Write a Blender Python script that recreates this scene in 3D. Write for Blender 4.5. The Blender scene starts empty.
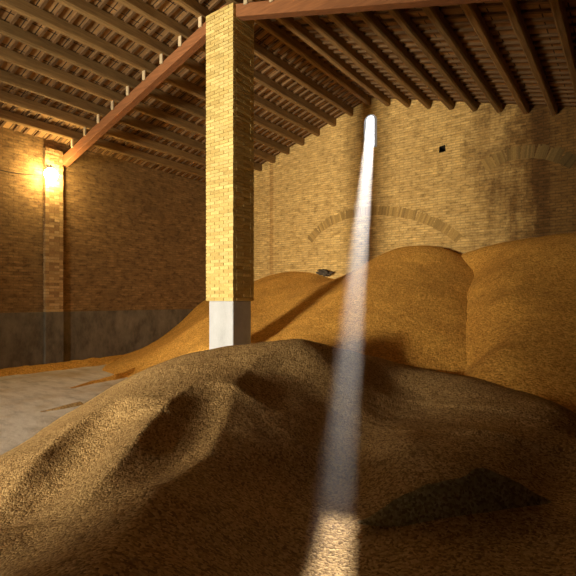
import bpy, bmesh, math, random
import numpy as np
from mathutils import Vector, Matrix, noise as mnoise

random.seed(7)
sc = bpy.context.scene
col = sc.collection

# ------------------------------------------------------------------ geometry of the view
F = 465.0                       # focal length in pixels of a 576 px frame
TH = math.atan2(344.0, F)       # yaw between the camera and the long walls
SN, CS = math.sin(TH), math.cos(TH)
EYE = 1.957
HOR = 300.0

def ray(px, py):
    a = (px - 288.0) / F
    return a * CS - SN, a * SN + CS, (HOR - py) / F      # room X, Y, Z for unit depth

def P(px, py, b):
    r = ray(px, py)
    return Vector((r[0] * b, r[1] * b, EYE + r[2] * b))
def onX(px, py, X):
    r = ray(px, py); return P(px, py, X / r[0])
def onY(px, py, Y):
    r = ray(px, py); return P(px, py, Y / r[1])
def onZ(px, py, Z):
    r = ray(px, py); return P(px, py, (Z - EYE) / r[2])

XL, XR, YB, YF = -13.72, 1.9, 14.0, -7.0
RX = -7.0                       # ridge
PB = 6.45 + EYE                 # bottom of the ridge purlin
PITCH = 0.30
PH, LH = 0.21, 0.05             # purlin depth, lath depth
def under(X):                   # underside of the purlins
    return PB - PITCH * abs(X - RX)
def deck(X):
    return under(X) + PH + LH

# ------------------------------------------------------------------ materials
def new_mat(name):
    m = bpy.data.materials.new(name); m.use_nodes = True
    nt = m.node_tree
    for n in list(nt.nodes): nt.nodes.remove(n)
    out = nt.nodes.new('ShaderNodeOutputMaterial')
    b = nt.nodes.new('ShaderNodeBsdfPrincipled')
    nt.links.new(b.outputs[0], out.inputs['Surface'])
    b.inputs['Roughness'].default_value = 0.85
    b.inputs['Specular IOR Level'].default_value = 0.25
    return m, nt, b, out
def node(nt, typ, **kw):
    n = nt.nodes.new(typ)
    for k, v in kw.items():
        if k in n.inputs: n.inputs[k].default_value = v
        else: setattr(n, k, v)
    return n
def ramp(nt, fac, stops):
    r = nt.nodes.new('ShaderNodeValToRGB')
    el = r.color_ramp.elements
    while len(el) > 1: el.remove(el[0])
    el[0].position = stops[0][0]; el[0].color = (*stops[0][1], 1)
    for p, c in stops[1:]:
        e = el.new(p); e.color = (*c, 1)
    nt.links.new(fac, r.inputs[0])
    return r.outputs[0]
def mix(nt, a, b, fac, mode='MIX'):
    m = nt.nodes.new('ShaderNodeMix'); m.data_type = 'RGBA'; m.blend_type = mode
    for sock, val in ((m.inputs[0], fac), (m.inputs[6], a), (m.inputs[7], b)):
        if hasattr(val, 'is_linked'): nt.links.new(val, sock)
        elif isinstance(val, (int, float)): sock.default_value = val
        else: sock.default_value = (*val, 1)
    return m.outputs[2]
def noise_tex(nt, vec, scale, detail=4, rough=0.6, dist=0.0):
    n = node(nt, 'ShaderNodeTexNoise', Scale=scale, Detail=detail, Roughness=rough, Distortion=dist)
    if vec is not None: nt.links.new(vec, n.inputs['Vector'])
    return n.outputs['Fac']
def bump(nt, bsdf, height, strength, dist, prev=None):
    b = node(nt, 'ShaderNodeBump', Strength=strength, Distance=dist)
    nt.links.new(height, b.inputs['Height'])
    if prev is not None: nt.links.new(prev, b.inputs['Normal'])
    nt.links.new(b.outputs[0], bsdf.inputs['Normal'])
    return b.outputs[0]
def mapped(nt, vec, scale=(1, 1, 1)):
    m = node(nt, 'ShaderNodeMapping'); m.inputs['Scale'].default_value = scale
    nt.links.new(vec, m.inputs['Vector']); return m.outputs[0]
def position(nt):
    return nt.nodes.new('ShaderNodeNewGeometry').outputs['Position']

def brick_mat(name, c1, c2, mortar, stain, stain_amt=0.5, rel=0.6, damp_shade=None):
    m, nt, b, out = new_mat(name)
    uv = nt.nodes.new('ShaderNodeTexCoord').outputs['UV']
    pos = position(nt)
    wob = node(nt, 'ShaderNodeTexNoise', Scale=1.3, Detail=3.0)
    nt.links.new(pos, wob.inputs['Vector'])
    sub = node(nt, 'ShaderNodeVectorMath', operation='SUBTRACT'); sub.inputs[1].default_value = (.5, .5, .5)
    nt.links.new(wob.outputs['Color'], sub.inputs[0])
    scl = node(nt, 'ShaderNodeVectorMath', operation='SCALE'); scl.inputs['Scale'].default_value = 0.05
    nt.links.new(sub.outputs[0], scl.inputs[0])
    add = node(nt, 'ShaderNodeVectorMath', operation='ADD')
    nt.links.new(uv, add.inputs[0]); nt.links.new(scl.outputs[0], add.inputs[1])
    br = node(nt, 'ShaderNodeTexBrick', offset=0.5, squash=1.0)
    br.inputs['Scale'].default_value = 1.0
    br.inputs['Brick Width'].default_value = 0.27
    br.inputs['Row Height'].default_value = 0.078
    br.inputs['Mortar Size'].default_value = 0.010
    br.inputs['Mortar Smooth'].default_value = 0.3
    br.inputs['Bias'].default_value = 0.0
    br.inputs['Color1'].default_value = (*c1, 1); br.inputs['Color2'].default_value = (*c2, 1)
    br.inputs['Mortar'].default_value = (*mortar, 1)
    nt.links.new(add.outputs[0], br.inputs['Vector'])
    patch = noise_tex(nt, mapped(nt, pos, (0.9, 0.9, 1.6)), 1.0, 6, 0.65)
    pf = ramp(nt, patch, [(0.38, (0, 0, 0)), (0.68, (1, 1, 1))])
    k = node(nt, 'ShaderNodeMath', operation='MULTIPLY'); k.inputs[1].default_value = stain_amt
    nt.links.new(pf, k.inputs[0])
    c = mix(nt, br.outputs['Color'], stain, k.outputs[0])
    # per-brick tone: stretched noise of about brick size
    bn = noise_tex(nt, mapped(nt, pos, (4, 4, 9)), 1.0, 6, 0.8)
    bf = ramp(nt, bn, [(0.34, (0.45, 0.42, 0.39)), (0.5, (1, 1, 1)), (0.68, (1.32, 1.28, 1.22))])
    c = mix(nt, c, bf, 1.0, 'MULTIPLY')
    for x0, w, amt, cc in damp_shade or ():       # ragged damp stains and painted daylight falloff running down the wall round x0
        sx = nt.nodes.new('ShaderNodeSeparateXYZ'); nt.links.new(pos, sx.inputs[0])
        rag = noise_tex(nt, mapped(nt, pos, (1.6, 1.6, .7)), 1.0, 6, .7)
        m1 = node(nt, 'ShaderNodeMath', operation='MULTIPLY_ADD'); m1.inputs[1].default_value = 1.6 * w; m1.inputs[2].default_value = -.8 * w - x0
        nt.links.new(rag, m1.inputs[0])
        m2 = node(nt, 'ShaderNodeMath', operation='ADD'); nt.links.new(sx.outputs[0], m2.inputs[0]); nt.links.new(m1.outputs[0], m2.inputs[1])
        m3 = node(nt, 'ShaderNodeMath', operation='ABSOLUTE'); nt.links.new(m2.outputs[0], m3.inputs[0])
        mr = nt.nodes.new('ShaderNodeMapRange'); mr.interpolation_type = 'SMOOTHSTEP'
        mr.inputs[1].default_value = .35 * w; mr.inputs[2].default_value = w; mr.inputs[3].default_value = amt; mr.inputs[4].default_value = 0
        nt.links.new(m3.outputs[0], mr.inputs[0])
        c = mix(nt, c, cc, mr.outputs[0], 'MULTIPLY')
    nt.links.new(c, b.inputs['Base Color'])
    inv = node(nt, 'ShaderNodeMath', operation='SUBTRACT'); inv.inputs[0].default_value = 1.0
    nt.links.new(br.outputs['Fac'], inv.inputs[1])
    n1 = bump(nt, b, inv.outputs[0], rel, 0.012)
    bump(nt, b, noise_tex(nt, pos, 22, 4, .7), rel, 0.02, n1)
    b.inputs['Roughness'].default_value = 0.95
    return m

M_GABLE = brick_mat('gable_brick', (0.66, 0.43, 0.145), (0.50, 0.305, 0.09), (0.36, 0.235, 0.085), (0.38, 0.235, 0.08), 0.5, 0.6, [(-1.0, 3.1, 1.0, (.30, .24, .18)), (-1.95, .30, .7, (.45, .38, .34)), (-11.15, .13, .5, (.6, .45, .35))])  # wide first band deepens real staining to paint daylight fading to the right
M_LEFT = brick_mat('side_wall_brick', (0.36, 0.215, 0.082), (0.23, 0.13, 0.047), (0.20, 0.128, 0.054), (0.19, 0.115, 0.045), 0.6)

def bricks_by_attr(name):
    m, nt, b, out = new_mat(name)
    at = node(nt, 'ShaderNodeAttribute', attribute_name='tone')
    pos = position(nt)
    n = noise_tex(nt, pos, 26, 5, 0.7)
    f = ramp(nt, n, [(0.3, (0.72, 0.70, 0.66)), (0.55, (1, 1, 1))])
    nt.links.new(mix(nt, at.outputs['Color'], f, 1.0, 'MULTIPLY'), b.inputs['Base Color'])
    bump(nt, b, noise_tex(nt, pos, 60, 4, 0.7), 0.4, 0.01)
    b.inputs['Roughness'].default_value = 0.95
    return m
M_BRICKS = bricks_by_attr('laid_bricks')

def plaster(name, c1, c2, c3, scale=2.0):
    m, nt, b, out = new_mat(name)
    pos = position(nt)
    n = noise_tex(nt, mapped(nt, pos, (1, 1, 0.55)), scale, 8, 0.7)
    nt.links.new(ramp(nt, n, [(0.3, c1), (0.5, c2), (0.7, c3)]), b.inputs['Base Color'])
    bump(nt, b, noise_tex(nt, pos, 14, 6, 0.7), 0.35, 0.02)
    return m
M_PLINTH = plaster('grey_cement', (0.07, 0.058, 0.04), (0.17, 0.14, 0.095), (0.26, 0.215, 0.15), 2.4)
M_BASE = plaster('white_plaster', (0.33, 0.33, 0.325), (0.41, 0.41, 0.40), (0.46, 0.46, 0.455), 3.0)

def wood(name, dark, light, axis='Y'):
    m, nt, b, out = new_mat(name)
    tc = nt.nodes.new('ShaderNodeTexCoord').outputs['Object']
    s = {'X': (1.2, 14, 14), 'Y': (14, 1.2, 14)}[axis]
    n = noise_tex(nt, mapped(nt, tc, s), 1.6, 6, 0.65, 0.4)
    oi = nt.nodes.new('ShaderNodeObjectInfo')
    c = ramp(nt, n, [(0.28, dark), (0.7, light)])
    rr = ramp(nt, oi.outputs['Random'], [(0, (0.75, 0.75, 0.75)), (1, (1.15, 1.12, 1.1))])
    nt.links.new(mix(nt, c, rr, 1.0, 'MULTIPLY'), b.inputs['Base Color'])
    bump(nt, b, n, 0.5, 0.01)
    b.inputs['Roughness'].default_value = 0.8
    return m
M_PURLIN = wood('weathered_timber', (0.15, 0.083, 0.028), (0.33, 0.205, 0.075))
M_LATH = wood('lath_timber', (0.09, 0.045, 0.016), (0.19, 0.105, 0.04), 'X')
M_TRUSS = wood('red_painted_timber', (0.15, 0.058, 0.020), (0.26, 0.105, 0.036), 'X')
M_PEG = wood('pale_peg_timber', (0.40, 0.30, 0.17), (0.58, 0.46, 0.28))

def tile_mat():
    m, nt, b, out = new_mat('clay_tiles')
    pos = position(nt)
    br = node(nt, 'ShaderNodeTexBrick', offset=0.0)
    br.inputs['Scale'].default_value = 1.0
    br.inputs['Brick Width'].default_value = 0.42; br.inputs['Row Height'].default_value = 0.3
    br.inputs['Mortar Size'].default_value = 0.012
    br.inputs['Color1'].default_value = (0.38, 0.215, 0.08, 1); br.inputs['Color2'].default_value = (0.25, 0.135, 0.05, 1)
    br.inputs['Mortar'].default_value = (0.03, 0.018, 0.01, 1)
    nt.links.new(pos, br.inputs['Vector'])
    n = noise_tex(nt, pos, 3.0, 5, 0.6)
    nt.links.new(mix(nt, br.outputs['Color'], ramp(nt, n, [(0.3, (0.6, 0.6, 0.6)), (0.7, (1.2, 1.2, 1.2))]), 1.0, 'MULTIPLY'), b.inputs['Base Color'])
    return m
M_TILE = tile_mat()

def grain_mat(name, dark, mid, light, cell=75.0, bstr=0.8):
    m, nt, b, out = new_mat(name)
    pos = position(nt)
    v = node(nt, 'ShaderNodeTexVoronoi', Scale=cell)
    nt.links.new(pos, v.inputs['Vector'])
    sep = nt.nodes.new('ShaderNodeSeparateColor'); nt.links.new(v.outputs['Color'], sep.inputs[0])
    c = ramp(nt, sep.outputs[0], [(0.0, dark), (0.45, mid), (1.0, light)])
    big = noise_tex(nt, pos, 1.1, 6, 0.65)
    c = mix(nt, c, ramp(nt, big, [(0.3, (0.82, 0.78, 0.74)), (0.65, (1.12, 1.12, 1.1))]), 1.0, 'MULTIPLY')
    nt.links.new(c, b.inputs['Base Color'])
    n1 = bump(nt, b, noise_tex(nt, pos, 6.0, 7, 0.75), 0.6, 0.09)
    inv = node(nt, 'ShaderNodeMath', operation='SUBTRACT'); inv.inputs[0].default_value = 1.0
    nt.links.new(v.outputs['Distance'], inv.inputs[1])
    bump(nt, b, inv.outputs[0], bstr, 0.012, n1)
    b.inputs['Roughness'].default_value = 0.9
    b.inputs['Specular IOR Level'].default_value = 0.15
    return m
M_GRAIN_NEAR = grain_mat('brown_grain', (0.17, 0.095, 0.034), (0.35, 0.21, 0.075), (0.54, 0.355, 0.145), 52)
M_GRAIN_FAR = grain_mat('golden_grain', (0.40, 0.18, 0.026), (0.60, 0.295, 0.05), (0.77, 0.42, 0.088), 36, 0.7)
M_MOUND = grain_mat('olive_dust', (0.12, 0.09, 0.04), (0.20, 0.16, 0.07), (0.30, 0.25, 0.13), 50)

def floor_mat():
    m, nt, b, out = new_mat('dusty_concrete')
    pos = position(nt)
    n = noise_tex(nt, mapped(nt, pos, (0.8, 2.2, 1)), 1.5, 8, 0.7)
    c = ramp(nt, n, [(0.3, (0.36, 0.30, 0.23)), (0.5, (0.66, 0.58, 0.485)), (0.7, (0.80, 0.72, 0.62))])
    d = noise_tex(nt, pos, 0.7, 5, 0.7)
    dust = ramp(nt, d, [(0.48, (0, 0, 0)), (0.66, (0.6, 0.6, 0.6))])
    nt.links.new(mix(nt, c, (0.46, 0.30, 0.11), dust), b.inputs['Base Color'])
    bump(nt, b, noise_tex(nt, pos, 8, 7, 0.75), 0.5, 0.04)
    b.inputs['Roughness'].default_value = 0.7
    return m
M_FLOOR = floor_mat()

def plain(name, c, rough=0.6, metal=0.0):
    m, nt, b, out = new_mat(name)
    n = noise_tex(nt, position(nt), 40, 3, 0.6)
    nt.links.new(ramp(nt, n, [(0.3, tuple(x * .8 for x in c)), (0.7, c)]), b.inputs['Base Color'])
    b.inputs['Roughness'].default_value = rough; b.inputs['Metallic'].default_value = metal
    return m
M_IRON = plain('dark_iron', (0.06, 0.05, 0.045), 0.5, 0.6)
M_CABLE = plain('black_rubber', (0.03, 0.022, 0.016), 0.6)
M_DARK = plain('dark_clump_hole_shade', (0.075, 0.055, 0.034), 0.95)  # tones the small clump; also painted shade inside the wall hole
M_BULB, _nt, _b, _o = new_mat('lit_bulb')
_b.inputs['Base Color'].default_value = (1, .9, .7, 1)
_b.inputs['Emission Color'].default_value = (1.0, 0.74, 0.33, 1)
_b.inputs['Emission Strength'].default_value = 190.0

# ------------------------------------------------------------------ mesh helpers
def uv_box(bm):
    bm.normal_update()
    lay = bm.loops.layers.uv.verify()
    for f in bm.faces:
        n = f.normal
        for l in f.loops:
            c = l.vert.co
            if abs(n.x) > max(abs(n.y), abs(n.z)): l[lay].uv = (c.y, c.z)
            elif abs(n.y) > abs(n.z): l[lay].uv = (c.x, c.z)
            else: l[lay].uv = (c.x, c.y)
def obj(name, bm, mat, parent=None, smooth=False, loc=None):
    me = bpy.data.meshes.new(name)
    uv_box(bm); bm.to_mesh(me); bm.free()
    me.materials.append(mat)
    if smooth:
        for p in me.polygons: p.use_smooth = True
    o = bpy.data.objects.new(name, me); col.objects.link(o)
    if parent is not None: o.parent = parent
    if loc is not None: o.location = loc
    return o
def box(bm, lo, hi, bevel=0.0, jitter=0.0):
    r = bmesh.ops.create_cube(bm, size=1.0)
    vs = r['verts']
    for v in vs:
        v.co = Vector([(lo[i] + hi[i]) / 2 + v.co[i] * (hi[i] - lo[i]) for i in range(3)])
        if jitter: v.co += Vector([random.uniform(-jitter, jitter) for _ in range(3)])
    if bevel:
        es = {e for v in vs for e in v.link_edges}
        bmesh.ops.bevel(bm, geom=list(es), offset=bevel, segments=1, affect='EDGES')
    return vs
def empty(name, loc):
    o = bpy.data.objects.new(name, None); col.objects.link(o); o.location = loc
    o.empty_display_size = 0.2
    return o
def tag(o, label, cat, group=None, kind=None):
    o['label'] = label; o['category'] = cat
    if group: o['group'] = group
    if kind: o['kind'] = kind
def struct(o):
    o['kind'] = 'structure'; return o

# ------------------------------------------------------------------ setting: floor, walls, ceiling
bm = bmesh.new(); box(bm, (XL - .4, YF - .4, -0.3), (XR + .4, YB + .4, 0.0))
struct(obj('floor', bm, M_FLOOR))

bm = bmesh.new()
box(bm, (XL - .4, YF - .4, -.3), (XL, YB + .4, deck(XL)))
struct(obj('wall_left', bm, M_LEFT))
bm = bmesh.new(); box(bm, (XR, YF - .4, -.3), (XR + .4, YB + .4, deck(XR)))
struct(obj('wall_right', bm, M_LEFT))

def arch_loop(cx, z0, w, ztop, n=14):
    r = w / 2; pts = [(cx - r, z0), (cx + r, z0)]
    for i in range(n + 1):
        t = math.pi * i / n
        pts.append((cx + r * math.cos(t), ztop - r + r * math.sin(t)))
    return pts
def arch_px(xl, xr, yb, yt, Y):
    a_, b_ = onY(xl, 131, Y), onY(xr, 131, Y); m_ = (xl + xr) / 2
    return arch_loop((a_.x + b_.x) / 2, onY(m_, yb, Y).z, b_.x - a_.x, onY(m_, yt, Y).z), (a_.x + b_.x) / 2
T = 0.16
win_in, _c = arch_px(364.0, 377.0, 148.0, 114.5, YB)
win_out, WCX = arch_px(366.7, 374.2, 146.6, 115.8, YB + T)
WZ0, WZ1 = min(z for x, z in win_out), max(z for x, z in win_out)
ha, hb = onY(438.8, 153.0, YB), onY(445.8, 144.6, YB)
hole = [(ha.x, ha.z), (hb.x, ha.z + .02), (hb.x - .02, hb.z), (ha.x + .02, hb.z - .02)]
outline = [(XL - .4, -.3), (XR + .4, -.3), (XR + .4, deck(XR + .4)), (RX, deck(RX)), (XL - .4, deck(XL - .4))]

def plate(bm, y, loops):
    es = []
    out = []
    for lp in loops:
        vs = [bm.verts.new((x, y, z)) for x, z in lp]
        out.append(vs)
        for i in range(len(vs)): es.append(bm.edges.new((vs[i], vs[(i + 1) % len(vs)])))
    bmesh.ops.triangle_fill(bm, use_beauty=True, use_dissolve=False, edges=es)
    return out
bm = bmesh.new()
fl = plate(bm, YB, [outline, win_in, hole])
bl = plate(bm, YB + T, [outline, win_out, hole])
for a, b_ in ((fl[0], bl[0]),):
    for i in range(len(a)):
        j = (i + 1) % len(a); bm.faces.new((a[i], a[j], b_[j], b_[i]))
hv = [bm.verts.new((x, YB + .5, z)) for x, z in hole]
for i in range(4):
    j = (i + 1) % 4; bm.faces.new((fl[2][i], fl[2][j], hv[j], hv[i])).material_index = 1
bm.faces.new(hv).material_index = 1  # hole faces coloured dark to paint in the gloom of a deep hole
bmesh.ops.recalc_face_normals(bm, faces=bm.faces[:])
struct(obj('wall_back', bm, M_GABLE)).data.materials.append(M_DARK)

bm = bmesh.new()                # the splayed reveal of the little arched window
va = [bm.verts.new((x, YB, z)) for x, z in win_in]; vb = [bm.verts.new((x, YB + T, z)) for x, z in win_out]
for i in range(len(va)):
    j = (i + 1) % len(va); bm.faces.new((va[i], va[j], vb[j], vb[i]))
struct(obj('window_1', bm, M_BASE))

# front gable behind the camera, with the tall doorway the daylight comes through
DX, DW, DH = -6.95, 2.45, 5.2
bm = bmesh.new()
door = [(DX - DW / 2, 0.001), (DX + DW / 2, 0.001), (DX + DW / 2, DH), (DX - DW / 2, DH)]
f1 = plate(bm, YF, [outline, door]); f2 = plate(bm, YF - .4, [outline, door])
for k in (0, 1):
    for i in range(len(f1[k])):
        j = (i + 1) % len(f1[k]); bm.faces.new((f1[k][i], f1[k][j], f2[k][j], f2[k][i]))
bmesh.ops.recalc_face_normals(bm, faces=bm.faces[:])
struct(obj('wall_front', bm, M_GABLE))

bm = bmesh.new()                # roof deck: two slopes of clay tiles on laths
def slab(x0, x1):
    z0, z1 = deck(x0), deck(x1)
    v = [bm.verts.new(p) for p in ((x0, YF - .4, z0), (x1, YF - .4, z1), (x1, YB + .5, z1), (x0, YB + .5, z0))]
    w = [bm.verts.new(p.co + Vector((0, 0, .12))) for p in v]
    bm.faces.new(v); bm.faces.new(w)
    for i in range(4):
        j = (i + 1) % 4; bm.faces.new((v[i], v[j], w[j], w[i]))
slab(XL - .5, RX); slab(RX, XR + .5)
bmesh.ops.recalc_face_normals(bm, faces=bm.faces[:])
struct(obj('ceiling', bm, M_TILE))

bm = bmesh.new()                # cement skirting of the left wall
pz = onX(70, 311.5, XL).z
box(bm, (XL, YF, 0), (XL + .035, YB - .01, pz), 0.008)
struct(obj('baseboard_left', bm, M_PLINTH))

# brick relieving arches let into the walls
TONE = {}
def toned_brick(bm, lay, vs, c):
    for f in {f for v in vs for f in v.link_faces}:
        for l in f.loops: l[lay] = (*c, 1)
def voussoir_arch(name, pts, depth, n, plane, off, tones, fade=0.0):
    """header bricks along a polyline of (u, z) on a wall plane"""
    L = [0.0]
    for p, q in zip(pts, pts[1:]): L.append(L[-1] + math.dist(p, q))
    bm = bmesh.new(); lay = bm.loops.layers.float_color.new('tone')
    def at(s):
        for i in range(len(pts) - 1):
            if s <= L[i + 1] or i == len(pts) - 2:
                t = (s - L[i]) / (L[i + 1] - L[i]); p, q = pts[i], pts[i + 1]
                return (p[0] + (q[0] - p[0]) * t, p[1] + (q[1] - p[1]) * t), (q[0] - p[0], q[1] - p[1])
    for k in range(n):
        s = L[-1] * (k + .5) / n
        (u, z), d = at(s)
        ln = math.hypot(*d); d = (d[0] / ln, d[1] / ln); nrm = (-d[1], d[0])
        if nrm[1] < 0: nrm = (-nrm[0], -nrm[1])
        hw = L[-1] / n * .46
        dep = depth * random.uniform(.9, 1.08)
        fr = off * random.uniform(.5, 1.3)
        cs = [(-hw, 0), (hw, 0), (hw * 1.08, dep), (-hw * 1.08, dep)]
        def p3(du, dn, o):
            uu = u + d[0] * du + nrm[0] * dn; zz = z + d[1] * du + nrm[1] * dn
            return (uu, YB - o, zz) if plane == 'Y' else (XL + o, uu, zz)
        vs = [bm.verts.new(p3(a, b_, fr)) for a, b_ in cs] + [bm.verts.new(p3(a, b_, -.02)) for a, b_ in cs]
        for q in ((0, 1, 2, 3), (0, 1, 5, 4), (1, 2, 6, 5), (2, 3, 7, 6), (3, 0, 4, 7)):
            bm.faces.new([vs[i] for i in q])
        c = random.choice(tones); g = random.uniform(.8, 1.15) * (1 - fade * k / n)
        toned_brick(bm, lay, vs, tuple(x * g for x in c))
    bmesh.ops.recalc_face_normals(bm, faces=bm.faces[:])
    return struct(obj(name, bm, M_BRICKS))
def gab(pxs): return [(lambda v: (v.x, v.z))(onY(x, y, YB)) for x, y in pxs]
gt = [(0.34, 0.205, 0.06), (0.40, 0.245, 0.072), (0.30, 0.18, 0.055)]
voussoir_arch('trim_1', gab([(312, 243), (320, 233), (332, 225), (346, 219), (362, 216), (378, 215), (396, 216.5), (414, 220), (432, 227), (446, 235), (456, 243)]), .30, 104, 'Y', .005, gt)
voussoir_arch('trim_2', gab([(487, 172), (497, 166), (508, 161), (520, 159), (533, 158), (545, 159.5), (558, 163), (570, 169)]), .36, 46, 'Y', .005, [tuple(.85 * q for q in c_) for c_ in gt], .75)  # fade carries the wall's stain and painted daylight falloff across the bricks
def lw(pxs): return [(lambda v: (v.y, v.z))(onX(x, y, XL)) for x, y in pxs]
voussoir_arch('trim_3', lw([(132, 222), (137, 215), (144, 211), (151, 210), (158, 214), (164, 222)]), .18, 20, 'X', .012,
              [(0.27, 0.16, 0.066), (0.22, 0.135, 0.055)])

# ------------------------------------------------------------------ the pillar and the pilaster: laid bricks
def laid(bm, lay, x0, x1, y0, y1, z0, z1, course, brick, tones, jit, skip=(), mortar=(0.48, 0.36, 0.13)):
    """perimeter bricks round a mortar core, one course after another"""
    vs = box(bm, (x0 + .014, y0 + .014, z0), (x1 - .014, y1 - .014, z1))
    toned_brick(bm, lay, vs, mortar)
    n = max(1, round((z1 - z0) / course)); h = (z1 - z0) / n
    for k in range(n):
        za, zb = z0 + k * h + .006, z0 + (k + 1) * h - .006
        grow = random.uniform(-.004, .004)
        def run(a, b_, make):
            m = max(1, round((b_ - a) / brick)); w = (b_ - a) / m
            cuts = [a + i * w for i in range(m + 1)]
            if k % 2: cuts = [a] + [a + (i + .5) * w for i in range(m)] + [b_]
            for i in range(len(cuts) - 1):
                ua = cuts[i] + (.006 if i else 0); ub = cuts[i + 1] - (.006 if i < len(cuts) - 2 else 0)
                if ub - ua > .02: make(ua, ub, random.uniform(-jit, jit) + grow)
        def put(lo, hi):
            v = box(bm, lo, hi, 0.0, .0015)
            c = random.choice(tones); g = random.uniform(.88, 1.12)
            toned_brick(bm, lay, v, tuple(x * g for x in c))
        d = .11
        if 'y0' not in skip: run(x0, x1, lambda a, b_, j: put((a, y0 - j, za), (b_, y0 + d, zb)))
        if 'y1' not in skip: run(x0, x1, lambda a, b_, j: put((a, y1 - d, za), (b_, y1 + j, zb)))
        if 'x0' not in skip: run(y0 + d + .004, y1 - d - .004, lambda a, b_, j: put((x0 - j, a, za), (x0 + d, b_, zb)))
        if 'x1' not in skip: run(y0 + d + .004, y1 - d - .004, lambda a, b_, j: put((x1 - d, a, za), (x1 + j, b_, zb)))
D = 9.6
pc = P(233, 300, D)
PX1, PX0 = pc.x, pc.x - 0.798
PY0, PY1 = pc.y, pc.y + 0.663
BASEZ = P(233, 301.0, D).z
ytone = [(0.60, 0.445, 0.155), (0.56, 0.41, 0.135), (0.64, 0.48, 0.175), (0.52, 0.37, 0.12)]
def brick_pillar(x0, x1, y0, y1, label):
    root = empty('brick_pillar', ((x0 + x1) / 2, (y0 + y1) / 2, 0))
    off = Vector(root.location)
    bm = bmesh.new(); lay = bm.loops.layers.float_color.new('tone')
    laid(bm, lay, x0 - off.x, x1 - off.x, y0 - off.y, y1 - off.y, BASEZ, under(RX) - .30, .0735, .30, ytone, .004)
    obj('shaft', bm, M_BRICKS, root)
    bm = bmesh.new(); i = .045
    box(bm, (x0 + i - off.x, y0 + i - off.y, 0), (x1 - i - off.x, y1 - i - off.y, BASEZ), .012)
    o = obj('plaster_base', bm, M_BASE, root)
    o['label'] = 'smooth whitish plaster base of the pillar'
    tag(root, label, 'pillar')
    return root
brick_pillar(PX0, PX1, PY0, PY1, 'square yellow brick pillar with white plaster base, rising from behind the front grain heap')

PLX = XL + .12
p0, p1 = 6.62, 7.14
root = empty('brick_pilaster', (XL, (p0 + p1) / 2, 0))
bm = bmesh.new(); lay = bm.loops.layers.float_color.new('tone')
yc = (p0 + p1) / 2
ptone = [(0.56, 0.36, 0.15), (0.48, 0.30, 0.12), (0.62, 0.42, 0.19), (0.36, 0.21, 0.085)]
laid(bm, lay, .0, .12, p0 - yc, p1 - yc, pz, under(XL) - .02, .085, .26, ptone, .006, ('x0',), (0.34, 0.23, 0.10))
obj('shaft', bm, M_BRICKS, root)
bm = bmesh.new(); box(bm, (.03, p0 - yc - .01, 0), (.145, p1 - yc + .01, pz - .002), .01)
o = obj('cement_base', bm, M_PLINTH, root); o['label'] = 'dull grey cement base of the pilaster'
tag(root, 'flat brick pilaster with grey cement base on the left wall under the glowing lamp', 'pilaster')

# ------------------------------------------------------------------ roof timbers
ORD = ['first', 'second', 'third', 'fourth', 'fifth', 'sixth', 'seventh', 'eighth', 'ninth', 'tenth', 'eleventh', 'twelfth', 'thirteenth']
def purlin_mesh(seed):
    rnd = random.Random(seed)
    bm = bmesh.new()
    n = 22; L = YB - YF - .02
    rings = []
    for i in range(n + 1):
        y = YF + .01 + L * i / n
        w = .075 + rnd.uniform(-.006, .006); dx = rnd.uniform(-.006, .006); dz = rnd.uniform(-.004, .004)
        prof = [(-w, .03), (-w + .03, 0), (w - .03, 0), (w, .03), (w, PH + .03), (-w, PH + .03)]
        rings.append([bm.verts.new((x + dx, y, z + (dz if z < .1 else 0))) for x, z in prof])
    for a, b_ in zip(rings, rings[1:]):
        for i in range(6):
            j = (i + 1) % 6; bm.faces.new((a[i], a[j], b_[j], b_[i]))
    bm.faces.new(rings[0]); bm.faces.new(rings[-1])
    bmesh.ops.recalc_face_normals(bm, faces=bm.faces[:])
    return bm
GP = 'timber purlins carrying the roof'
purlins = []
for k in range(-9, 13):
    X = RX + .67 * k
    o = obj('roof_purlin', purlin_mesh(100 + k), M_PURLIN, loc=(X, 0, under(X)))
    if k == 0: lab = 'ridge purlin of brown timber at the roof peak, above the arched window'
    elif k < 0: lab = f'brown timber purlin of the left roof slope, {ORD[-k - 1]} down from the ridge'
    else: lab = f'timber purlin of the right roof slope, {ORD[k - 1]} down from the ridge'
    tag(o, lab, 'roof beam', GP)
    purlins.append(o)

def lath(side):
    bm = bmesh.new()
    xe = XL + .02 if side < 0 else XR - .02
    x0 = RX + .02 * side
    z0, z1 = deck(x0) - deck(RX), deck(xe) - deck(RX)
    v = []
    for y in (-.032, .032):
        for dz in (-LH, .0):
            v.append(bm.verts.new((x0 - RX, y, z0 + dz))); v.append(bm.verts.new((xe - RX, y, z1 + dz)))
    for q in ((0, 1, 3, 2), (4, 5, 7, 6), (0, 1, 5, 4), (2, 3, 7, 6), (0, 2, 6, 4), (1, 3, 7, 5)):
        bm.faces.new([v[i] for i in q])
    bmesh.ops.recalc_face_normals(bm, faces=bm.faces[:])
    return obj('roof_lath', bm, M_LATH)
for side, lab, grp in ((-1, 'thin wooden lath under the tiles of the left roof slope', 'laths of the left roof slope'),
                       (1, 'thin wooden lath under the tiles of the right roof slope', 'laths of the right roof slope')):
    src = None
    y = .4 if side < 0 else 3.0
    while y < YB - .05:
        if src is None: o = src = lath(side)
        else:
            o = src.copy(); col.objects.link(o)
        o.location = (RX, y + random.uniform(-.03, .03), deck(RX) + .001)
        tag(o, lab, 'lath', grp)
        y += .30

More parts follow.
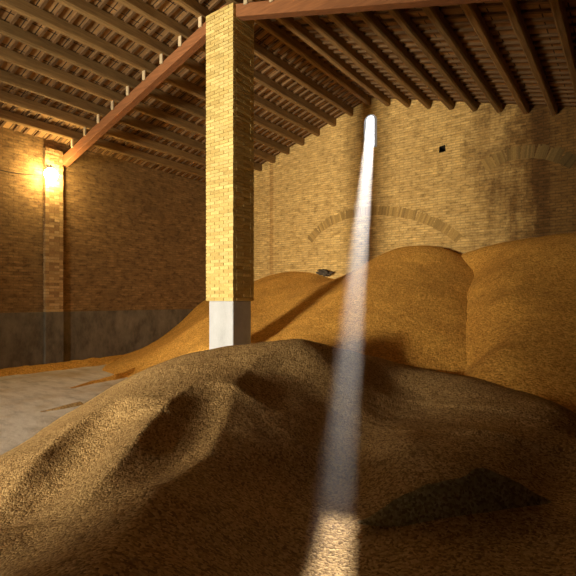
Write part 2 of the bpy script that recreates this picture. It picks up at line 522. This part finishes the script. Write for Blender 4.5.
# truss: red principal rafters leaning from the pilaster to the pillar head and down the far slope
TY = 7.13; TW = .20
root = empty('roof_truss', (RX, TY + TW / 2, 0))
def rafter(x0, x1, drop, hgt):
    bm = bmesh.new(); n = 12; rings = []
    for i in range(n + 1):
        x = x0 + (x1 - x0) * i / n; z = under(x) - drop
        rings.append([bm.verts.new((x - RX, yy, zz)) for yy, zz in ((-TW / 2, z - hgt), (TW / 2, z - hgt), (TW / 2, z), (-TW / 2, z))])
    for a, b_ in zip(rings, rings[1:]):
        for i in range(4):
            j = (i + 1) % 4; bm.faces.new((a[i], a[j], b_[j], b_[i]))
    bm.faces.new(rings[0]); bm.faces.new(rings[-1])
    bmesh.ops.recalc_face_normals(bm, faces=bm.faces[:])
    bmesh.ops.bevel(bm, geom=[e for e in bm.edges if e.calc_face_angle(0) > .8], offset=.012, segments=1, affect='EDGES')
    return obj('rafter', bm, M_TRUSS, root)
DROP = .17
rafter(XL + .01, RX, DROP, .27); rafter(RX + .001, XR - .01, DROP, .27)
for k in range(-9, 12):
    if k == 0: continue
    X = RX + .67 * k - RX
    bm = bmesh.new()
    box(bm, (X - .05, -TW / 2 - .045, under(X + RX) - DROP - .05), (X + .05, -TW / 2 - .001, under(X + RX) + .10), .01)
    o = obj('cleat', bm, M_PEG, root)
    if k == -9: o['label'] = 'pale wooden cleat between rafter and purlin'
tag(root, 'red brown timber truss rafter slanting up from the pilaster below the purlins', 'roof truss')

# ------------------------------------------------------------------ lamp and cable
lp = onX(51, 174.5, PLX + .22)
root = empty('wall_lamp', (PLX + .001, lp.y, lp.z))
bm = bmesh.new()
box(bm, (0, -.05, .17), (.02, .05, .32), .005)
bmesh.ops.create_cone(bm, cap_ends=True, segments=12, radius1=.012, radius2=.012, depth=.22, matrix=Matrix.Translation((.11, 0, .25)) @ Matrix.Rotation(math.pi / 2, 4, 'Y'))
obj('bracket', bm, M_IRON, root)
bm = bmesh.new()
bmesh.ops.create_cone(bm, cap_ends=True, segments=16, radius1=.035, radius2=.025, depth=.10, matrix=Matrix.Translation((.22, 0, .225)))
obj('lamp_holder', bm, M_IRON, root)
bm = bmesh.new()
prof = [(0.03, .185), (.07, .17), (.145, .115), (.185, .02), (.165, -.085), (.10, -.155), (0.0, -.185)]
rings = []
for r, z in prof:
    rings.append([bm.verts.new((.22 + r * math.cos(t), r * math.sin(t), z)) for t in [2 * math.pi * i / 20 for i in range(20)]] if r > 0 else [bm.verts.new((.22, 0, z))])
for a, b_ in zip(rings, rings[1:]):
    for i in range(20):
        j = (i + 1) % 20
        if len(b_) > 1: bm.faces.new((a[i], a[j], b_[j], b_[i]))
        else: bm.faces.new((a[i], a[j], b_[0]))
bmesh.ops.recalc_face_normals(bm, faces=bm.faces[:])
o = obj('bulb', bm, M_BULB, root, True); o['label'] = 'glowing warm yellow bulb'
tag(root, 'bright glowing warm lamp on a bracket at the top of the left pilaster', 'lamp')
def tube(name, pts, r, mat, parent=None):
    cu = bpy.data.curves.new(name, 'CURVE'); cu.dimensions = '3D'; cu.bevel_depth = r; cu.bevel_resolution = 2
    s = cu.splines.new('POLY'); s.points.add(len(pts) - 1)
    for p, q in zip(s.points, pts): p.co = (*q, 1)
    cu.use_fill_caps = True
    t = bpy.data.objects.new(name, cu); col.objects.link(t)
    dg = bpy.context.evaluated_depsgraph_get()
    me = bpy.data.meshes.new_from_object(t.evaluated_get(dg)); me.name = name
    bpy.data.objects.remove(t); bpy.data.curves.remove(cu)
    me.materials.clear(); me.materials.append(mat)
    o = bpy.data.objects.new(name, me); col.objects.link(o); o.parent = parent
    return o
c0, c1 = onX(-30, 160.5, XL + .012), onX(42, 175, XL + .012)
pts = [c0.lerp(c1, t) + Vector((0, 0, -.10 * math.sin(math.pi * t))) for t in [i / 14 for i in range(15)]]
o = tube('cable', [tuple(p) for p in pts], .012, M_CABLE)
tag(o, 'dark electric cable sagging along the left wall towards the lamp', 'cable')

# ------------------------------------------------------------------ grain: thin-plate surfaces through surveyed points
def tps(pts, lam=0.0):
    p = np.array([[q[0], q[1]] for q in pts]); z = np.array([q[2] for q in pts]); n = len(p)
    def phi(d2): return np.where(d2 > 1e-9, .5 * d2 * np.log(np.maximum(d2, 1e-12)), 0)
    d2 = ((p[:, None] - p[None]) ** 2).sum(-1)
    A = np.zeros((n + 3, n + 3)); A[:n, :n] = phi(d2) + lam * np.eye(n)
    A[:n, n] = 1; A[:n, n + 1:] = p; A[n, :n] = 1; A[n + 1:, :n] = p.T
    w = np.linalg.solve(A, np.concatenate([z, np.zeros(3)]))
    def f(x, y):
        d = (x[:, None] - p[:, 0]) ** 2 + (y[:, None] - p[:, 1]) ** 2
        return phi(d) @ w[:n] + w[n] + w[n + 1] * x + w[n + 2] * y
    return f
def fbm(x, y, z, s, octs=4):
    t = 0; a = 1
    for _ in range(octs):
        t += a * mnoise.noise((x * s, y * s, z)); s *= 2.03; a *= .5
    return t

def chaikin(pts, k=2):
    for _ in range(k):
        q = [pts[0]]
        for a_, b_ in zip(pts, pts[1:]): q += [a_.lerp(b_, .25), a_.lerp(b_, .75)]
        pts = q + [pts[-1]]
    return pts
class Line:
    """a crest line in plan: signed distance (positive on its right going from first to last point, mirrored by side) and arc position"""
    def __init__(self, pts, side=1):
        self.p = np.array([(q[0], q[1]) for q in pts]); self.side = side
        self.L = np.concatenate([[0], np.cumsum(np.hypot(*np.diff(self.p, axis=0).T))])
    def __call__(self, x, y):
        best = np.full(x.shape, 1e9); sd = np.zeros(x.shape); arc = np.zeros(x.shape)
        n = len(self.p) - 1
        for i in range(n):
            a, b_ = self.p[i], self.p[i + 1]; d = b_ - a; l2 = d @ d
            t = ((x - a[0]) * d[0] + (y - a[1]) * d[1]) / l2
            tc = np.clip(t, 0, 1)
            qx, qy = x - a[0] - tc * d[0], y - a[1] - tc * d[1]
            r = np.hypot(qx, qy); sg = np.sign(qx * d[1] - qy * d[0])
            m = r < best - 1e-9
            best = np.where(m, r, best); sd = np.where(m, sg * r, sd); arc = np.where(m, (self.L[i] + tc * math.sqrt(l2)) / self.L[-1], arc)
        return sd * self.side, arc
c1 = chaikin([P(400, 364, 8.6), P(350, 350, 7.9), P(325, 344, 7.5), P(300, 341.5, 7.1), P(280, 347, 6.85), P(258, 359, 6.55), P(243, 373, 6.2), P(229, 395, 5.4), P(213, 425, 4.6), P(188, 449, 4.05), P(160, 480, 3.45), P(105, 560, 2.25), Vector((-1.2, .2, 0)), Vector((-.8, -1.5, 0))], 1)
c2 = chaikin([P(197, 391, 5.9), P(172, 407, 5.3), P(153, 428, 4.9), P(135, 450, 4.5), P(108, 476, 4.0), P(70, 515, 3.5)])
c3 = chaikin([P(112, 427, 5.9), P(85, 438, 5.6), P(60, 450, 5.2), P(36, 467, 4.75), P(8, 482, 4.35), P(-50, 510, 3.8)])
crest, crest2, crest3 = Line(c1, -1), Line(c2, -1), Line(c3, -1)
def dunes(x, y, full=True):
    d, t = crest(x, y)
    z = np.where(d > 0, -.36 * (1 - np.exp(-np.maximum(d, 0) / .7)) * np.clip(t * 4, 0, 1), 0)
    for ln, A, w in ((crest2, .28, .46), (crest3, .22, .44)) if full else ():
        d, t = ln(x, y); u = np.maximum(d, 0) / w
        z = z - np.where(d > 0, A * u * np.exp((1 - u * u) / 2) * np.sin(np.pi * np.clip(t, 0, 1)) ** .8, 0)
    return z
near = [
    onZ(0, 456, 0), onZ(40, 431, 0), onZ(75, 410, 0), onZ(100, 398.5, 0), onZ(-60, 480, 0),
    P(125, 385, 9.5), P(150, 372.5, 8.6), P(175, 361, 8.1), P(200, 352, 7.7), P(240, 345, 7.4), P(270, 341.5, 7.25), P(300, 341, 7.1), P(325, 344, 7.5), P(350, 350, 7.9), P(375, 357, 8.3), P(400, 364, 8.6),
    P(150, 395, 9.8), P(200, 376, 9.0), P(240, 380, 8.9), P(300, 376, 8.5), P(240, 398, 9.6), P(300, 385, 9.4), P(440, 374, 7.6), P(462, 379, 7.1), P(485, 384, 6.7), P(525, 396, 6.1), P(560, 408, 5.6), (-2.4, 9.1, .3), (-3.5, 9.3, .5),
    P(258, 359, 6.55), P(243, 373, 6.2), P(229, 395, 5.4), P(213, 425, 4.6), P(188, 449, 4.05), P(160, 480, 3.45), P(105, 560, 2.25),
    P(12, 478, 4.6), P(-40, 500, 4.6), P(40, 530, 3.5), P(0, 530, 3.7), P(-60, 560, 3.2), P(-40, 576, 3.05),
    P(345, 400, 6.4), P(300, 400, 6.05), P(345, 440, 5.5), P(300, 440, 5.2), P(345, 484, 4.8), P(290, 484, 4.5), P(262, 400, 5.75), P(285, 375, 6.5), P(400, 484, 4.3), P(400, 440, 5.0), P(400, 412, 6.4), P(450, 440, 5.0), P(460, 415, 5.9), P(500, 440, 4.9), P(320, 375, 6.7), P(350, 375, 7.0), P(400, 388, 7.3), P(255, 430, 5.0), P(225, 455, 4.35), P(576, 440, 4.9), P(576, 484, 4.3), P(520, 425, 5.3),
    P(300, 576, 3.15), P(450, 576, 3.1), P(576, 576, 2.9), P(640, 440, 4.3), P(640, 576, 2.7),
    (-1.3, .2, .85), (-.8, -1.5, .75), (0, 6, .15), (1.5, 5, .15), (0.3, 8, .1), (-1.0, 8.8, .1), (1.5, 8, .1), (1.5, 3, .35), (.6, 0, .45), (1.6, 1.5, .5), (-3.0, -.6, .1), (-3.7, .9, .05), (-4.8, 1.8, 0.0), (-2.4, -2.0, .1), (0.8, -1.6, .2),
]
AX, AY, AZ, SL = -5.62, 13.55, 3.72, .475
def cone(x, y): return Vector((x, y, AZ - SL * math.hypot(x - AX, y - AY)))
def march(px, py, f):
    r = ray(px, py); b_ = 16.0
    for _ in range(3000):
        if f(r[0] * b_, r[1] * b_) < EYE + r[2] * b_ and b_ < 15.9 : pass
        if f(r[0] * b_, r[1] * b_) <= EYE + r[2] * b_ and r[1] * b_ < 13.3: break
        b_ -= .005
    return P(px, py, b_)
def C(px, py): return march(px, py, lambda x, y: AZ - SL * math.hypot(x - AX, y - AY))
def R(px, py): return march(px, py, lambda x, y: 3.58 - .455 * (13.35 - y))
main = [onX(200, 303, XL), onX(180, 322, XL), onX(165, 334.5, XL), onX(145, 346.5, XL), onX(120, 356, XL), onX(90, 369, XL),
        onZ(118, 377, -.02), onZ(140, 384, -.02), onZ(165, 388, -.02), onZ(100, 371.5, -.02),
        P(205, 347, 11.0), P(205, 318, 13.6), P(180, 348, 12.4), P(160, 362, 12.4), P(180, 335, 14.2),
        P(262, 338, 10.9), P(300, 310, 12.2), P(343, 279, 13.8), P(362, 265.5, 14.2), P(380, 255, 14.35), P(395, 249.5, 14.3), P(410, 247, 14.15), P(426, 246.8, 13.95), P(440, 248.2, 13.75), P(456, 252.5, 13.4),
        P(500, 275, 12.6), P(540, 300, 11.5), P(490, 310, 10.3), P(520, 360, 8.0),
        onY(255, 281, YB), onY(265, 277, YB), onY(277, 273.5, YB), onY(298, 271.3, YB), onY(316, 274, YB), onY(333, 278.5, YB), onY(350, 276, YB), onY(380, 262, YB), onY(410, 252, YB), onY(440, 253, YB),
        P(265, 310, 13.7), P(290, 286, 15.6), P(316, 284, 15.1), P(235, 300, 15.6), P(300, 295, 13.9),
        C(400, 300), C(400, 345), C(350, 320), C(350, 290), C(440, 330), C(440, 285), C(420, 265), C(300, 335), C(465, 300), C(465, 345), C(480, 320), C(380, 275),
        cone(-5.2, 6.4), cone(-3.9, 7.0), cone(-3.0, 6.2), cone(-7.0, 6.6), cone(-2.2, 6.9), cone(-2.0, 8.2), cone(-2.4, 10.0), cone(-2.6, 12.0)]
rr = [(478, 249.6), (495, 244.5), (510, 241.3), (525, 238.8), (540, 236.8), (560, 234.8), (576, 233.6), (640, 232), (700, 234)]
right = [onY(x, y, 13.3) for x, y in rr] + [onY(x, y, 13.3) + Vector((0, .7, -.14)) for x, y in rr] + [onY(467, 253, 13.4), onY(467, 255, YB), onY(440, 275, YB), onY(440, 273, 13.4),
         R(500, 300), R(540, 300), R(576, 300), R(500, 350), R(540, 350), R(576, 350), R(576, 400), R(540, 270), R(640, 300), R(640, 400), R(500, 270), (1.5, 8, 1.2), (1.5, 6, .3)]
for yy in (275, 300, 325, 350, 370):
    q = C(466 + (350 - yy) * .04, yy); right.append(q)
    right.append((q[0] - 1.2, q[1] + .2, q[2] - .75 )); right.append((q[0] - 2.4, q[1] + .4, q[2] - 1.6))
right += [(-3.4, 5.6, -.5), (-1.5, 5.0, -.1), (0.5, 4.6, .1), (1.9, 5.0, .3)]
def heap(name, pts, x0, x1, y0, y1, step, mat, amp, nscale, seed, label, cut=None, lam=0.0, floor_cut=-.04, extra=None):
    if extra is not None:
        ex = extra(np.array([p[0] for p in pts], float), np.array([p[1] for p in pts], float), False)
        pts = [(p[0], p[1], p[2] - e) for p, e in zip(pts, ex)]
    f0 = tps([(p[0], p[1], p[2]) for p in pts], lam)
    f = f0 if extra is None else (lambda x, y: f0(x, y) + extra(x, y))
    nx, ny = int((x1 - x0) / step) + 1, int((y1 - y0) / step) + 1
    xs = np.linspace(x0, x1, nx); ys = np.linspace(y0, y1, ny)
    gx, gy = np.meshgrid(xs, ys, indexing='ij')
    gx, gy = gx.ravel(), gy.ravel()
    gz = np.concatenate([f(a, b_) for a, b_ in zip(np.array_split(gx, 40), np.array_split(gy, 40))])
    for i in range(len(gz)):
        gz[i] += amp * fbm(gx[i], gy[i], seed, nscale)
    keep = gz > floor_cut
    if cut is not None: keep &= cut(gx, gy)
    gz = np.maximum(gz, floor_cut - .05)
    kk = keep.reshape(nx, ny)
    idx = np.arange(nx * ny).reshape(nx, ny)
    m = kk[:-1, :-1] | kk[1:, :-1] | kk[1:, 1:] | kk[:-1, 1:]
    quads = np.stack([idx[:-1, :-1][m], idx[1:, :-1][m], idx[1:, 1:][m], idx[:-1, 1:][m]], 1)
    used = np.unique(quads); remap = -np.ones(nx * ny, int); remap[used] = np.arange(len(used))
    me = bpy.data.meshes.new(name)
    me.from_pydata(np.stack([gx, gy, gz], 1)[used].tolist(), [], remap[quads].tolist())
    for p in me.polygons: p.use_smooth = True
    me.materials.append(mat)
    o = bpy.data.objects.new(name, me); col.objects.link(o)
    tag(o, label, 'grain heap', kind='stuff')
    return o, f
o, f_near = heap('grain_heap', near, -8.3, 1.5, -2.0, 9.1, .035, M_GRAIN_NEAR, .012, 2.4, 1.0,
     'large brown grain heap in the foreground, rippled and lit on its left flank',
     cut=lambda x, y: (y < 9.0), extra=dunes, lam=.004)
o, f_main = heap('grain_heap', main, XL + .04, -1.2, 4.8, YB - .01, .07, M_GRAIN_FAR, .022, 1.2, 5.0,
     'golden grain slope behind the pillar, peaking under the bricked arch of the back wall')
o, f_right = heap('grain_heap', right, -7.0, XR - .02, 3.6, YB - .01, .07, M_GRAIN_FAR, .022, 1.2, 9.0,
     'tall golden brown grain heap at the right against the back wall')

# thin rows of grain spilled on the floor
def spill(crest, widths, hgt, seed, label, mat=M_GRAIN_FAR):
    """a low bank of grain following a line over the floor, with a scalloped edge"""
    n = 90
    L = [0.0]
    for a, b_ in zip(crest, crest[1:]): L.append(L[-1] + (Vector(b_) - Vector(a)).length)
    bm = bmesh.new(); rows = []
    for i in range(n + 1):
        s = L[-1] * i / n
        for k in range(len(crest) - 1):
            if s <= L[k + 1] + 1e-6: break
        t = (s - L[k]) / (L[k + 1] - L[k])
        p = Vector(crest[k]).lerp(Vector(crest[k + 1]), t); d = (Vector(crest[k + 1]) - Vector(crest[k])).normalized()
        nr = Vector((-d.y, d.x, 0))
        w = widths[k] + (widths[k + 1] - widths[k]) * t
        h = hgt[k] + (hgt[k + 1] - hgt[k]) * t
        row = []
        for j in range(13):
            u = -1 + j / 6
            ww = w * (1 + .28 * mnoise.noise((s * 2.6, u * .7, seed)) + .16 * mnoise.noise((s * 7, u, seed)))
            z = h * (1 - abs(u) ** 1.4) * (1 + .3 * mnoise.noise((s * 3.6, u * 2, seed + 3))) - .004
            q = p + nr * (u * ww)
            row.append(bm.verts.new((max(q.x, XL + .036), q.y, max(z, -.004))))
        rows.append(row)
    for a, b_ in zip(rows, rows[1:]):
        for j in range(12): bm.faces.new((a[j], a[j + 1], b_[j + 1], b_[j]))
    bmesh.ops.recalc_face_normals(bm, faces=bm.faces[:])
    o = obj('grain_spill', bm, mat, None, True)
    tag(o, label, 'spilled grain', kind='stuff')
    return o
def fl(px, py): v = onZ(px, py, 0); return (v.x, v.y, 0)
spill([(XL + .30, 2.2, 0), (XL + .32, 4.5, 0), (XL + .36, 6.5, 0), (XL + .42, 8.5, 0), (XL + .6, 9.8, 0)], [.42, .44, .5, .6, .8], [.12, .13, .15, .18, .2], 2.0,
      'low bank of orange grain lying along the foot of the left wall')
spill([fl(70, 388.5), fl(92, 383), fl(112, 379), fl(135, 373), fl(155, 366)], [.05, .10, .17, .24, .3], [.02, .05, .09, .14, .18], 8.0,
      'tongue of orange grain trailing out over the floor from the back heap')
spill([fl(40, 412), fl(62, 408), fl(80, 404)], [.05, .10, .12], [.015, .04, .06], 12.0,
      'thin streak of brown grain on the floor at the edge of the foreground heap', M_GRAIN_NEAR)

# dark dusty mound low at the right, and a dark clump high by the wall
bm = bmesh.new()
mc = P(468, 496, 3.9)
n = 60
vv = {}
for i in range(n + 1):
    for j in range(n + 1):
        u, v = -1 + 2 * i / n, -1 + 2 * j / n
        r2 = u * u + v * v
        h = .25 * max(0, 1 - r2) ** 1.3 * (1 + .45 * fbm(u * 1.0, v, 3.3, 1.7)) - .10 * r2
        q = (mc.x + u * .78 * CS + v * .5 * SN, mc.y + u * .78 * SN + v * .5 * CS)
        vv[i, j] = bm.verts.new((q[0], q[1], mc.z - .08 + h))
for i in range(n):
    for j in range(n):
        if ((i - n / 2 + .5) ** 2 + (j - n / 2 + .5) ** 2) < (n / 2 * 1.03) ** 2: bm.faces.new((vv[i, j], vv[i + 1, j], vv[i + 1, j + 1], vv[i, j + 1]))
bmesh.ops.delete(bm, geom=[v for v in bm.verts if not v.link_faces], context='VERTS')
bmesh.ops.recalc_face_normals(bm, faces=bm.faces[:])
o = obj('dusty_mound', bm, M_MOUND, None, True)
tag(o, 'low dark olive lumpy mound in the shade at the bottom right', 'mound', kind='stuff')

bm = bmesh.new()
bmesh.ops.create_icosphere(bm, subdivisions=4, radius=1.0)
for v in bm.verts:
    k = 1 + .75 * fbm(v.co.x, v.co.y, v.co.z * 1.3, 2.2)
    v.co = Vector((v.co.x * .25 * k, v.co.y * .10 * k, v.co.z * .095 * k - .05 * v.co.x))
dc = onY(324.5, 272.5, YB - .22)
o = obj('dark_clump', bm, M_DARK, None, True, dc)
tag(o, 'small dark clump on the grain against the back wall', 'debris')

# ------------------------------------------------------------------ light
SUN = Vector((.200 * CS - SN, .200 * SN + CS, .61)).normalized()      # towards the sun
s = bpy.data.lights.new('sun', 'SUN'); s.energy = 27; s.angle = math.radians(.6); s.color = (1, .92, .83)
so = bpy.data.objects.new('sun', s); col.objects.link(so)
so.rotation_euler = SUN.to_track_quat('Z', 'Y').to_euler(); so.location = (WCX - 5, 20, 14)

a = bpy.data.lights.new('yard_daylight', 'AREA'); a.shape = 'RECTANGLE'; a.size = 2.8; a.size_y = 2.4
a.energy = 8200; a.color = (1.0, .91, .74)
ao = bpy.data.objects.new('yard_daylight', a); col.objects.link(ao)
ao.location = (-6.75, YF - 6.2, 1.75); ao.rotation_euler = (math.radians(90), 0, 0)

w = bpy.data.worlds.new('World'); sc.world = w; w.use_nodes = True
bg = w.node_tree.nodes['Background']; bg.inputs[0].default_value = (.95, .97, 1.0, 1); bg.inputs[1].default_value = 2.5

# dusty air where the sun comes through the window
bm = bmesh.new()
cz = (WZ0 + WZ1) / 2
SH = Vector((-SUN.x, -SUN.y, -SUN.z)) * ((T + .02) / SUN.y)
prof = [(WCX + (x - WCX) * 1.25, cz + (z - cz) * 1.09) for x, z in win_out]
A = [bm.verts.new(Vector((x, YB + T, z)) + SH) for x, z in prof]
Bv = []
for v in A:
    d = -SUN; t = (v.co.z - .12) / -d.z
    Bv.append(bm.verts.new(v.co + d * t))
for i in range(len(A)):
    j = (i + 1) % len(A); bm.faces.new((A[i], A[j], Bv[j], Bv[i]))
bm.faces.new(A); bm.faces.new(Bv[::-1])
bmesh.ops.recalc_face_normals(bm, faces=bm.faces[:])
mv = bpy.data.materials.new('dusty_air'); mv.use_nodes = True
nt = mv.node_tree
for q in list(nt.nodes): nt.nodes.remove(q)
out = nt.nodes.new('ShaderNodeOutputMaterial')
vs_ = node(nt, 'ShaderNodeVolumeScatter', Density=.05, Anisotropy=.6)
vs_.inputs['Color'].default_value = (1.0, .94, .86, 1)
nt.links.new(vs_.outputs[0], out.inputs['Volume'])
o = obj('dusty_sunbeam', bm, mv)
tag(o, 'white slanting beam of dusty sunlight falling from the arched window', 'sunbeam', kind='stuff')

# ------------------------------------------------------------------ camera and colour
cam = bpy.data.cameras.new('camera'); co = bpy.data.objects.new('camera', cam); col.objects.link(co)
cam.sensor_width = 36; cam.lens = F / 576 * 36; cam.shift_y = (HOR - 288) / 576
co.location = (0, 0, EYE); co.rotation_euler = (math.radians(90), 0, TH)
cam.clip_start = .05; cam.clip_end = 100
sc.camera = co
sc.view_settings.view_transform = 'Standard'; sc.view_settings.look = 'None'
sc.view_settings.exposure = 0.0; sc.view_settings.gamma = 1.0; sc.view_settings.use_curve_mapping = False
sc.cycles.use_denoising = True
sc.cycles.max_bounces = 8; sc.cycles.diffuse_bounces = 5; sc.cycles.volume_bounces = 0
sc.cycles.sample_clamp_indirect = 6
